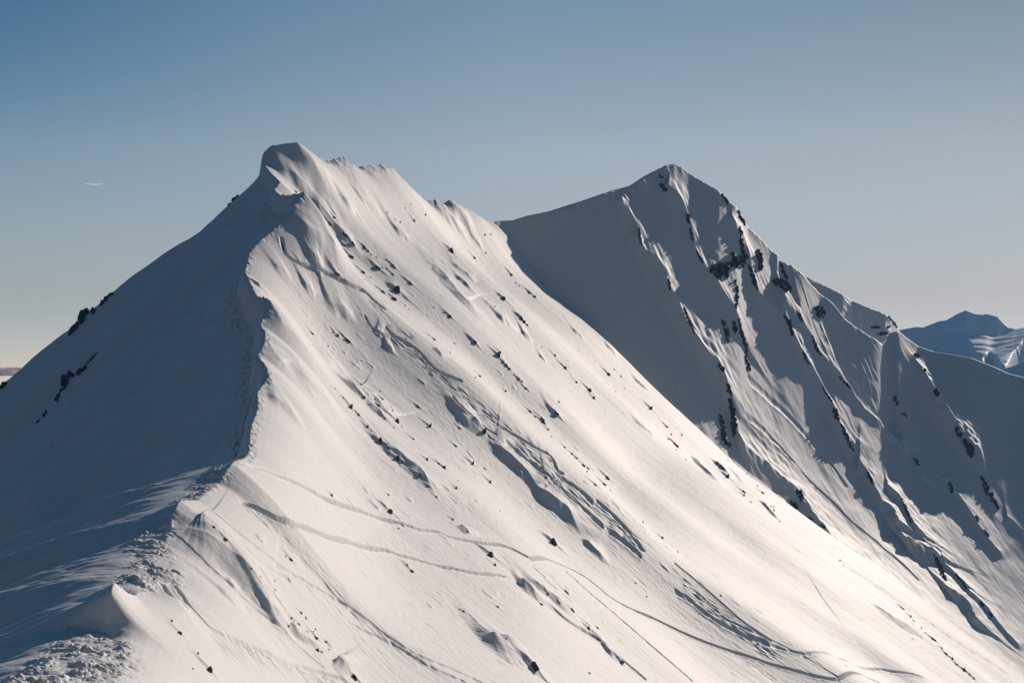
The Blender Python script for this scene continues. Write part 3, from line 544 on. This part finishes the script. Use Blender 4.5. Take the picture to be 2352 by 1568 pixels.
R = {'2': [(645,450,14),(875,665,22),(905,620,14),(970,740,34),(1028,800,25),(1108,825,20),(1015,885,25),(965,800,15),(1130,845,14),(1150,870,10),(1185,890,10),(1190,960,36),(1300,945,18),(1310,960,14),(1255,965,10),(1298,1003,14),(1255,905,10),(1225,960,10),(1095,990,22),(920,1003,28),(970,1040,12),(1148,1022,8),(1415,1065,22),(1320,1115,56),(1230,1125,25),(1300,1170,30),(1380,1215,12),(1405,1240,9),(1680,1285,22),(1640,1260,12),(1570,1225,9),(1515,605,12),(1440,645,14),(1345,655,12),(1260,590,10),(1415,535,9),(1310,635,9),(1380,560,9),(1690,850,30),(1845,895,16),(1920,860,10),(2093,1005,18),(2120,1060,10),(2145,1080,10),(2215,1125,16),(2250,1155,16),(2040,1170,28),(2160,1305,24),(2180,1325,20),(2200,1345,12),(2300,1045,10),(1915,740,12),(1955,735,10),(925,1415,20),(995,1450,25),(890,1395,12),(755,1400,16),(860,1485,10),(1845,1460,22),(1712,1470,10),(1680,1530,10),(1570,1440,20),(1385,1435,10),(1980,1220,12)],
 '6': [(1082,240,12),(1080,395,9),(910,428,9),(962,488,10),(1015,550,28),(1068,600,14),(1125,685,18),(1150,710,10),(1105,485,22),(1175,500,12),(1205,540,18),(1225,495,14),(1210,445,12),(1325,650,28),(1295,575,10),(1355,685,12),(1245,625,14),(1300,690,10),(1435,765,16),(1210,785,34),(1268,828,16),(1325,900,30),(1360,915,14),(1478,1010,24),(1545,680,26),(1470,550,18),(1718,810,16),(1605,930,18),(1640,960,25),(1525,905,18),(1832,930,20),(1915,965,12),(1950,1055,20),(1722,1095,16),(1735,1045,10),(1265,1140,14),(1280,1255,34),(1335,1365,12),(1535,1080,14),(1590,1155,14),(1700,1305,14),(1800,1385,12),(2015,1245,12),(1910,715,40),(1745,690,14),(1955,1545,40),(175,1435,22),(95,1350,12),(885,1145,16),(2005,205,30),(2018,185,14),(2040,250,14),(2060,275,18),(2080,295,16),(2110,335,10),(2145,365,16),(2165,380,12),(1880,345,18),(1850,355,10),(2055,445,14),(2190,425,14),(2220,580,16),(2255,615,14),(2300,630,26),(2310,655,22),(2340,700,14),(1850,120,22),(1710,125,9),(1575,95,14)],
 'b': [(280,150,10),(370,205,14),(440,290,20),(515,385,14),(605,440,22),(632,490,16),(730,330,20),(815,345,12),(768,298,10),(835,425,8),(775,448,8),(395,515,12),(378,595,30),(1015,560,22),(1130,770,12),(1180,805,26),(1150,735,12),(1185,840,10),(1250,905,10),(1120,680,14),(1220,735,10),(435,820,14),(510,890,22),(485,865,12),(560,945,20),(590,960,20),(585,985,12),(640,1070,18),(700,1070,22),(725,1025,22),(742,1110,10),(565,1050,8),(1490,955,20),(1530,1020,24),(1460,930,14),(1640,1120,16),(1640,1145,14),(1685,1188,10),(1760,1125,14),(1730,1080,10),(1835,1220,10),(1840,1245,10),(1570,890,8),(1600,920,8),(1530,905,8),(1660,1000,8),(1690,1010,8),(360,1465,46),(1090,1430,20),(960,1325,12),(1195,1525,10),(345,750,12),(1880,1320,10)],
 'a': [(720,780,20),(750,815,22),(1100,1085,14),(1330,1055,14),(1075,1070,10),(1830,1080,25),(1940,1200,20),(2000,1195,16),(2005,1275,18),(2165,1425,20),(1310,775,18),(1385,1265,10),(1620,1035,20),(1945,1500,14),(2255,895,10),(2330,985,10),(1670,965,14),(1525,1390,8),(365,1530,40),(110,1260,22),(120,1345,18),(145,1355,16),(175,1290,14),(195,1340,12),(90,1220,12),(105,1205,10),(50,1220,10),(40,1130,12),(8,1097,12),(1575,1465,66)],
 '5': [(1440,520,14),(1920,715,12),(1955,735,22),(1850,940,12),(1750,850,10),(1690,795,8),(2010,1170,14),(1940,1180,14),(2025,1095,14),(2055,1125,10),(1960,1130,14),(1975,1150,10),(1210,1230,30),(1410,1480,44),(1155,1150,14),(1330,1370,16),(1295,1470,8),(1845,880,8)],
 'c': [(230,1025,12),(315,980,12),(170,1100,8),(1535,1065,16),(1590,1120,14),(1610,1150,12),(1660,1200,12),(1690,1230,12),(1745,1275,24),(1800,1335,14),(1830,1370,14),(1870,1405,16),(1900,1440,14),(1950,1480,20),(1990,1510,16),(2015,1535,14),(1605,1270,10),(600,290,14),(650,380,10),(670,405,10),(1115,745,12),(1140,780,8)]}
ROCKS = [(u, v, sz * 0.3418) for k in R for (u, v, sz) in Zm(k, R[k])]
def seg_dist(p, line):
    L = np.array(line, float); a, b = L[:-1], L[1:]; d = b - a
    t = np.clip(((p - a) * d).sum(1) / (d * d).sum(1), 0, 1)
    return np.hypot(*(a + d * t[:, None] - p).T).min()
rows = {}
for r in ROCKS:
    k = int(np.argmin([seg_dist(np.array(r[:2]), ln) for _, ln in ROWS])); rows.setdefault(k, []).append(r)
WORDS = ['first','second','third','fourth','fifth','sixth','seventh','eighth','ninth','tenth','eleventh','twelfth','thirteenth','fourteenth','fifteenth','sixteenth','seventeenth','eighteenth','nineteenth','twentieth'] + ['twenty ' + x for x in ['first','second','third','fourth','fifth','sixth','seventh','eighth','ninth']] + ['thirtieth']
ROCK_SITES = []
for k, L in rows.items():
    for i, (u, v, d) in enumerate(sorted(L, key=lambda r: r[1])): ROCK_SITES.append((ROWS[k][0], i, len(L), u, v, d))
# wind tails behind the bigger stones, before the surface is frozen
M1.base = None
for desc, i, n, u, v, d in ROCK_SITES:
    P = M1.cast([(u, v)])[0]; r = d * P[1] / F
    if d < 4.5: continue
    ln = min(7.0, 4.0 * r)
    M1.stamp(None, rib(r * 0.55, r * 0.9, r * 1.1, 0.8, 0.0, 1.4, 0.3, i), r * 5, world=np.array([(P[0] - ln, P[1] + ln * 0.08, 0), (P[0] - ln * .5, P[1] + ln * 0.03, 0), (P[0], P[1], 0)]))

# small drift edges scattered between the stones
rd = random.Random(77)
for q in range(230):
    if q < 150:
        ln = ROWS[rd.randrange(len(ROWS) - 2)][1]; a = rd.randrange(len(ln) - 1); t_ = rd.random()
        u = ln[a][0] * (1 - t_) + ln[a + 1][0] * t_ + rd.gauss(0, 22); v = ln[a][1] * (1 - t_) + ln[a + 1][1] * t_ + rd.gauss(0, 22)
    else:
        t_ = rd.random(); k_ = rd.random(); u = 640 + 560 * t_ + 900 * k_; v = 560 + 620 * t_ + (700 - 260 * t_) * k_
        if v > 1560: continue
    P = M1.cast([(u, v)])[0]
    if P[0] - np.interp(P[1], gy, gx) < 12 or P[1] > YE - 15: continue
    L_ = rd.uniform(1.5, 6.0); h_ = rd.uniform(0.18, 0.5)
    M1.stamp(None, rib(h_, rd.uniform(0.5, 1.3), rd.uniform(0.8, 2.5), 0.5, 0.1, 1.2, 0.3, q), 6, world=np.array([(P[0] - L_, P[1] + rd.uniform(-.1, .2) * L_, 0), (P[0] - L_ / 2, P[1] + rd.uniform(-.08, .08) * L_, 0), (P[0], P[1], 0)]))

# ---------------------------------------------------------------- freeze the terrain
objs = {}
for nm, T, m in [('snow_ridge_mountain', M1, SNOW), ('rocky_peak_mountain', M2, SNOW), ('back_ridge_mountain', M3, SNOW_FAR), ('far_mountain_range', M4, SNOW_FAR), ('far_foothill', M5, SNOW_FAR)]:
    o = T.build(nm, m, 2300 if T is M1 else 1e9); o['kind'] = 'structure'; objs[nm] = o

# valley floor far below, one sheet out to the horizon
me = bpy.data.meshes.new('valley_ground'); R = 8700
me.from_pydata([(-R, -R, -900), (R, -R, -900), (R, R, -900), (-R, R, -900)], [], [(0, 1, 2, 3)]); me.materials.append(VALLEY)
o = bpy.data.objects.new('valley_ground', me); C.collection.objects.link(o); o['kind'] = 'structure'

# ---------------------------------------------------------------- place the stones, each one an object
for k, (desc, i, n, u, v, d) in enumerate(ROCK_SITES):
    P = M1.cast([(u, v)])[0]; r = max(0.2, (0.6 if d < 12 else 0.55) * d * P[1] / F)
    big = d > 15
    nm, me = PROTO[(k * 5 + i) % len(PROTO)] if not big else PROTO[(k % 2) + 8]
    o = bpy.data.objects.new('rock', me); C.collection.objects.link(o)
    o.location = Vector(P) + Vector((0, 0, r * 0.14)); o.scale = (r, r, r * random.uniform(0.85, 1.2))
    o.rotation_euler = (random.uniform(-.25, .25), random.uniform(-.1, .4), random.uniform(-.6, .6))
    size = 'large' if d > 11 else 'medium' if d > 6.5 else 'small' if d > 4 else 'tiny'
    where = f'{WORDS[i]} from top' if i < n / 2 else ('lowest' if i == n - 1 else f'{WORDS[n - 1 - i]} from bottom')
    tag(o, f'{size} {nm} rock, {where} of the {desc}', 'rock', desc)

# ---------------------------------------------------------------- rock outcrops: bands and patches of cliff that break through the snow
def outcrop(T, lines, width, label, cat='rock outcrop', size=0.55, lift=0.05, tall=1.0, mat=None, dens=1.9, seed=0, stretch=1.5, group=None):
    rg = random.Random(seed + 500); bm = bmesh.new(); sites = []
    for L in lines:
        L = np.array(L, float); seg = np.hypot(*np.diff(L, axis=0).T); tot = seg.sum()
        n = max(3, int(tot / (width * 0.42) * dens) * 2)
        cum = np.concatenate([[0], np.cumsum(seg)])
        for a in range(n):
            q = rg.uniform(0, tot); e = min(1.0, 0.45 + 1.8 * min(q, tot - q) / tot)
            u = np.interp(q, cum, L[:, 0]) + rg.uniform(-.5, .5) * width * e; v = np.interp(q, cum, L[:, 1]) + rg.uniform(-.5, .5) * width * e
            sites.append((u, v, e))
    P0 = None
    for k, (u, v, e) in enumerate(sites):
        P = T.cast([(u, v)])[0]; r = width * P[1] / F * size * rg.uniform(0.5, 1.15) * (0.6 + 0.4 * e)
        if P0 is None: P0 = Vector(P)
        rot = Euler((rg.uniform(-.4, .4), rg.uniform(-.35, .55), rg.uniform(-.7, .7))).to_matrix().to_4x4()
        stone(bm, Vector(P) - P0 + Vector((0, -r * lift, r * lift)), r, (rg.uniform(.6, 1.0), rg.uniform(.6, .9), rg.uniform(.8, stretch) * tall), 2 if r > 1.2 else 1, 0.3, seed * 97 + k, rot)
    o = bpy.data.objects.new('rock_outcrop', mesh_from(bm, 'rock_outcrop', mat or CLIFF)); o.location = P0; C.collection.objects.link(o)
    return tag(o, label, cat, group)
Z1 = lambda k, *p: Zm(k, list(p))
OUT = [
 (M2, [Z1('3', (1590, 965), (1640, 1000), (1690, 1010)), Z1('3', (1600, 960), (1700, 955), (1760, 930)), Z1('3', (1730, 870), (1750, 920), (1790, 930), (1810, 890))], 17, 'broad dark rock band across the middle of the shaded peak face'),
 (M2, [Z1('3', (1780, 690), (1790, 780), (1805, 880))], 9, 'narrow vertical dark rock strip above the broad rock band'),
 (M2, [Z1('3', (1905, 840), (1915, 900), (1920, 975))], 11, 'upright dark rock patch right of the vertical rock strip'),
 (M2, [Z1('3', (2000, 1050), (2060, 1060)), Z1('3', (2055, 1080), (2100, 1110), (2095, 1060))], 13, 'dark rock step on the right hand skyline rib of the peak'),
 (M2, [Z1('3', (2050, 930), (2070, 980), (2100, 1040))], 6, 'thin rock edge just above the skyline rock step'),
 (M2, [Z1('4', (945, 560), (1000, 570), (1010, 595)), Z1('4', (960, 590), (1000, 625))], 10, 'isolated square dark rock patch below the far right shoulder'),
 (M2, [Z1('3', (1750, 1040), (1762, 1150), (1755, 1230))], 7, 'dark rock streak hanging below the broad rock band'),
 (M2, [Z1('3', (1775, 1300), (1790, 1390), (1820, 1480), (1825, 1560)), Z1('4', (480, 880), (510, 980))], 7, 'long dark rock streak ending where the sunlit couloir starts'),
 (M2, [Z1('3', (1660, 1310), (1690, 1380), (1700, 1460))], 8, 'patchy rocks well left of the long dark streak'),
 (M2, [Z1('3', (1740, 1320), (1745, 1400))], 8, 'short rock patch touching the left of the long dark streak'),
 (M2, [Z1('b', (1480, 600), (1500, 700), (1510, 790), (1550, 815)), Z1('b', (1545, 490), (1565, 600), (1575, 740))], 11, 'tall rock buttress at the foot of the shaded rib by the gully'),
 (M2, [Z1('b', (1530, 400), (1555, 470))], 8, 'small rocks on the sunlit edge just above the tall buttress'),
 (M2, [Z1('b', (1470, 270), (1505, 305))], 8, 'small rock knot higher up the sunlit edge over the buttress'),
 (M2, [Z1('3', (1425, 600), (1435, 660))], 7, 'short upright rock patch high on the middle of the shaded face'),
 (M2, [Z1('3', (1445, 690), (1465, 780)), Z1('3', (1490, 850), (1530, 930))], 5, 'thin broken rock line below the short upright patch'),
 (M2, [Z1('3', (1100, 690), (1105, 750), (1120, 810))], 5, 'thin dark rock edge high on the left bright rib'),
 (M2, [Z1('3', (1300, 1040), (1312, 1110))], 6, 'thin dark rock edge halfway down the left bright rib'),
 (M2, [Z1('3', (1400, 1220), (1440, 1320), (1475, 1400))], 6, 'dark rock edge low on the left bright rib'),
 (M2, [Z1('3', (1240, 400), (1290, 440))], 8, 'speckled rocks below the left shoulder of the rocky summit'),
 (M2, [Z1('3', (1235, 345), (1270, 360))], 6, 'tiny rocks right under the left shoulder of the rocky summit'),
 (M2, [Z1('3', (1655, 460), (1690, 510), (1700, 540))], 6, 'dark rocks on the right skyline just below the summit'),
 (M2, [Z1('3', (1765, 570), (1785, 620), (1815, 670))], 6, 'dark rocks on the skyline notch above the vertical strip'),
 (M2, [Z1('4', (500, 270), (530, 350), (560, 440))], 8, 'dark rock rib falling right of the broad rock band'),
 (M2, [Z1('4', (740, 600), (770, 650), (795, 740))], 8, 'dark rock wall on the shaded side of the central bright rib'),
 (M2, [Z1('4', (865, 850), (885, 900), (910, 940))], 5, 'small rock edge on the central bright rib below its wall'),
 (M2, [Z1('4', (1000, 1090), (1030, 1140), (1065, 1190))], 5, 'thin rock edge where the central rib steepens'),
 (M2, [Z1('4', (1075, 1240), (1105, 1310))], 9, 'dark rock knob on the lower central rib'),
 (M2, [Z1('4', (1125, 1340), (1160, 1420), (1205, 1520))], 7, 'ragged rock edge under the lower central rib knob'),
 (M2, [Z1('4', (1680, 975), (1690, 980)), Z1('4', (1620, 870), (1640, 890))], 7, 'small dark rocks high on the smooth right hand rib'),
 (M2, [Z1('4', (1750, 1100), (1775, 1150))], 8, 'dark rock tooth midway down the smooth right hand rib'),
 (M2, [Z1('4', (1480, 1150), (1500, 1210)), Z1('4', (1535, 1270), (1560, 1280))], 6, 'small rocks in the shaded bowl left of the smooth rib'),
 (M2, [Z1('4', (1900, 1370), (1920, 1420)), Z1('4', (1945, 1440), (1980, 1500), (2000, 1560))], 12, 'large dark crag low on the smooth right hand rib'),
 (M2, [Z1('c', (2065, 180), (2095, 260), (2140, 330), (2185, 400))], 9, 'pointed dark rock wall below the large crag'),
 (M2, [Z1('c', (825, 280), (850, 300), (860, 340))], 11, 'dark rock wall above the shaded gully beside the bright slope'),
 (M2, [Z1('c', (790, 360), (830, 410))], 11, 'lower dark rock wall on the near side of the shaded gully'),
 (M2, [Z1('c', (890, 450), (930, 470)), Z1('c', (980, 500), (1010, 530))], 6, 'small rocks on the gully lip below the rock wall'),
 (M2, [Z1('c', (1300, 150), (1335, 230))], 6, 'thin rock edge beside the sunlit couloir floor'),
 (M2, [Z1('c', (1530, 330), (1560, 400), (1590, 490))], 5, 'thin rock edge along the small shaded fin'),
 (M2, [Z1('c', (1745, 700), (1780, 780), (1830, 880))], 7, 'ragged rock edge beside the dark triangular shadow'),
 (M2, [Z1('c', (1890, 830), (1930, 880), (1965, 930))], 5, 'small rock edge right of the dark triangular shadow'),
 (M2, [Z1('c', (1615, 60), (1640, 100))], 8, 'dark rock on the sunlit slope near the right edge'),
 (M2, [Z1('c', (1850, 220), (1868, 290))], 7, 'dark rock edge on the far right sunlit rib'),
 (M2, [Z1('c', (2030, 440), (2045, 480))], 6, 'small rocks lower down the far right sunlit rib'),
 (M2, [Z1('c', (2085, 540), (2110, 580))], 6, 'lowest small rocks of the far right sunlit rib'),
 (M2, [Z1('c', (2055, 1020), (2080, 1050))], 6, 'tiny rocks on the last rib at the lower right'),
 (M2, [Z1('c', (2120, 1090), (2140, 1120))], 6, 'lowest tiny rocks of the last rib at the lower right'),
 (M2, [Z1('4', (835, 590), (860, 650))], 6, 'small rock edge on the bright rib below the square patch'),
 (M2, [Z1('4', (930, 740), (950, 810), (985, 880))], 6, 'dark rock edge along the second bright rib'),
 (M2, [Z1('4', (1110, 1020), (1140, 1050), (1190, 1100))], 5, 'scattered rocks where the second bright rib ends'),
 (M2, [Z1('c', (930, 590), (960, 620)), Z1('c', (980, 630), (1020, 660))], 9, 'rock heap at the end of the gully beside the bright slope'),
 (M3, [Z1('4', (1320, 688), (1385, 690)), Z1('4', (1370, 735), (1440, 728))], 5, 'thin dark rock ledges on the back ridge'),
 (M3, [Z1('4', (1445, 612), (1475, 650), (1500, 690)), Z1('4', (1430, 690), (1450, 680))], 5, 'dark rocks on the end of the back ridge crest'),
 (M1, [Z1('d', (600, 720), (610, 780), (590, 850)), Z1('d', (640, 700), (700, 700), (740, 680)), Z1('d', (750, 660), (795, 640))], 14, 'dark crag on the shaded left flank below the pinnacle'),
 (M1, [Z1('d', (805, 610), (850, 565), (920, 490))], 4, 'thin rock line rising from the left flank crag'),
 (M1, [Z1('d', (550, 880), (535, 965))], 9, 'dark rock just below the left flank crag'),
 (M1, [Z1('d', (440, 1045), (400, 1100))], 7, 'second lowest dark rock streak on the shaded left flank'),
 (M1, [Z1('d', (372, 1115), (350, 1155))], 6, 'lowest dark rock streak on the shaded left flank'),
]
for i, (T, L, wd, lab) in enumerate(OUT): outcrop(T, L, wd, lab, seed=i)
SKY = [
 (M1, [Z1('d', (800, 95), (785, 140), (760, 200))], 18, 'jagged dark rock pinnacle on the left skyline', 1.7),
 (M1, [Z1('d', (870, 90), (880, 130))], 9, 'slim rock spike beside the skyline pinnacle', 1.8),
 (M1, [Z1('d', (730, 235), (700, 270), (650, 330))], 9, 'stepped dark rocks below the skyline pinnacle', 1.3),
 (M1, [Z1('d', (945, 50), (975, 10), (1020, -40), (1060, -60))], 8, 'dark rock edge on the skyline just above the pinnacle', 1.2),
 (M1, [Z1('1', (1565, 462), (1595, 430))], 9, 'two dark rocks on the skyline below the summit cap', 1.3),
 (M1, [Z1('1', (1530, 515), (1545, 500))], 5, 'tiny dark rock on the skyline under the pair', 1.2),
 (M1, [Z1('d', (0, 830), (60, 775))], 9, 'dark rocks on the skyline at the left edge', 1.2),
]
for i, (T, L, wd, lab, tl) in enumerate(SKY): outcrop(T, L, wd, lab, seed=80 + i, tall=tl, lift=0.2, mat=ROCK, size=0.55, dens=3.0)

# ---------------------------------------------------------------- sky things: cloud bank low on the left, short vapour trail
def cloud_material(name, col, alpha):
    m = bpy.data.materials.new(name); m.use_nodes = True; n = m.node_tree.nodes; l = m.node_tree.links
    for x in list(n):
        if x.type != 'OUTPUT_MATERIAL': n.remove(x)
    out = n['Material Output']
    d = n.new('ShaderNodeBsdfDiffuse'); d.inputs[0].default_value = col + (1,); tl = n.new('ShaderNodeBsdfTranslucent'); tl.inputs[0].default_value = col + (1,)
    tr = n.new('ShaderNodeBsdfTransparent'); a = n.new('ShaderNodeMixShader'); b = n.new('ShaderNodeMixShader'); a.inputs[0].default_value = 0.92; b.inputs[0].default_value = alpha
    l.new(d.outputs[0], a.inputs[1]); l.new(tl.outputs[0], a.inputs[2]); l.new(tr.outputs[0], b.inputs[1]); l.new(a.outputs[0], b.inputs[2]); l.new(b.outputs[0], out.inputs[0])
    return m
bm = bmesh.new(); rg = random.Random(5); D = 9600.0
for k in range(22):
    u = -330 + k * 21 + rg.uniform(-6, 6); v = 852 + rg.uniform(-7, 7)
    r = D / F * rg.uniform(10, 22)
    tmp = bmesh.new(); bmesh.ops.create_icosphere(tmp, subdivisions=3, radius=1)
    m = Matrix.Translation(((u - UC) / F * D, D + rg.uniform(-200, 200), (H0 - v) / F * D)) @ Matrix.Diagonal((r * 2.6, r * 1.6, r * 0.42, 1))
    ph = rg.uniform(0, 50); vs = []
    for q in tmp.verts:
        c = q.co; k2 = 1 + 0.18 * math.sin(c.x * 5 + ph) * math.sin(c.y * 4 + c.z * 6 + ph * 2) + 0.1 * math.sin(c.x * 11 + c.z * 9 + ph)
        vs.append(bm.verts.new(m @ (c * k2)))
    for f in tmp.faces: bm.faces.new([vs[q.index] for q in f.verts])
    tmp.free()
for f in bm.faces: f.smooth = True
o = bpy.data.objects.new('cloud_bank', mesh_from(bm, 'cloud_bank', cloud_material('warm_cloud', (1.0, 0.84, 0.7), 0.42))); C.collection.objects.link(o)
tag(o, 'low peach coloured cloud bank behind the left edge of the mountain', 'cloud')
bm = bmesh.new(); D = 9300.0; n = 24; ring = []
for k in range(n + 1):
    t = k / n; rad = 4.6 * (0.25 + 0.75 * math.sin(math.pi * min(1, t * 0.8 + 0.12))) * (1 if t < 0.95 else 0.4)
    x = ((194 + 46 * t) - UC) / F * D; z = (H0 - 423) / F * D + 2.0 * math.sin(t * 9)
    ring.append([bm.verts.new((x, D + rad * math.cos(a), z + rad * math.sin(a))) for a in [2 * math.pi * q / 8 for q in range(8)]])
for a, b in zip(ring[:-1], ring[1:]):
    for q in range(8): bm.faces.new((a[q], a[(q + 1) % 8], b[(q + 1) % 8], b[q]))
bm.faces.new(ring[0]); bm.faces.new(list(reversed(ring[-1])))
o = bpy.data.objects.new('vapour_trail', mesh_from(bm, 'vapour_trail', cloud_material('pale_vapour', (1.0, 0.98, 0.95), 0.75))); C.collection.objects.link(o)
tag(o, 'short thin white vapour trail in the blue sky at left', 'vapour trail')

# ---------------------------------------------------------------- air
H = 8900.0
bm = bmesh.new(); bmesh.ops.create_cube(bm, size=1.0)
for v in bm.verts: v.co = (v.co.x * 2 * H, v.co.y * 2 * H, -901.0 if v.co.z < 0 else 420.0)
me = bpy.data.meshes.new('haze'); bm.to_mesh(me); bm.free()
m = bpy.data.materials.new('thin_mountain_air'); m.use_nodes = True; n = m.node_tree.nodes
n.remove(n['Principled BSDF']); pv = n.new('ShaderNodeVolumePrincipled')
pv.inputs['Color'].default_value = HAZE_COL; pv.inputs['Density'].default_value = HAZE_DENS; pv.inputs['Anisotropy'].default_value = 0.2
m.node_tree.links.new(pv.outputs[0], n['Material Output'].inputs['Volume'])
me.materials.append(m); o = bpy.data.objects.new('haze', me); C.collection.objects.link(o); o['kind'] = 'stuff'
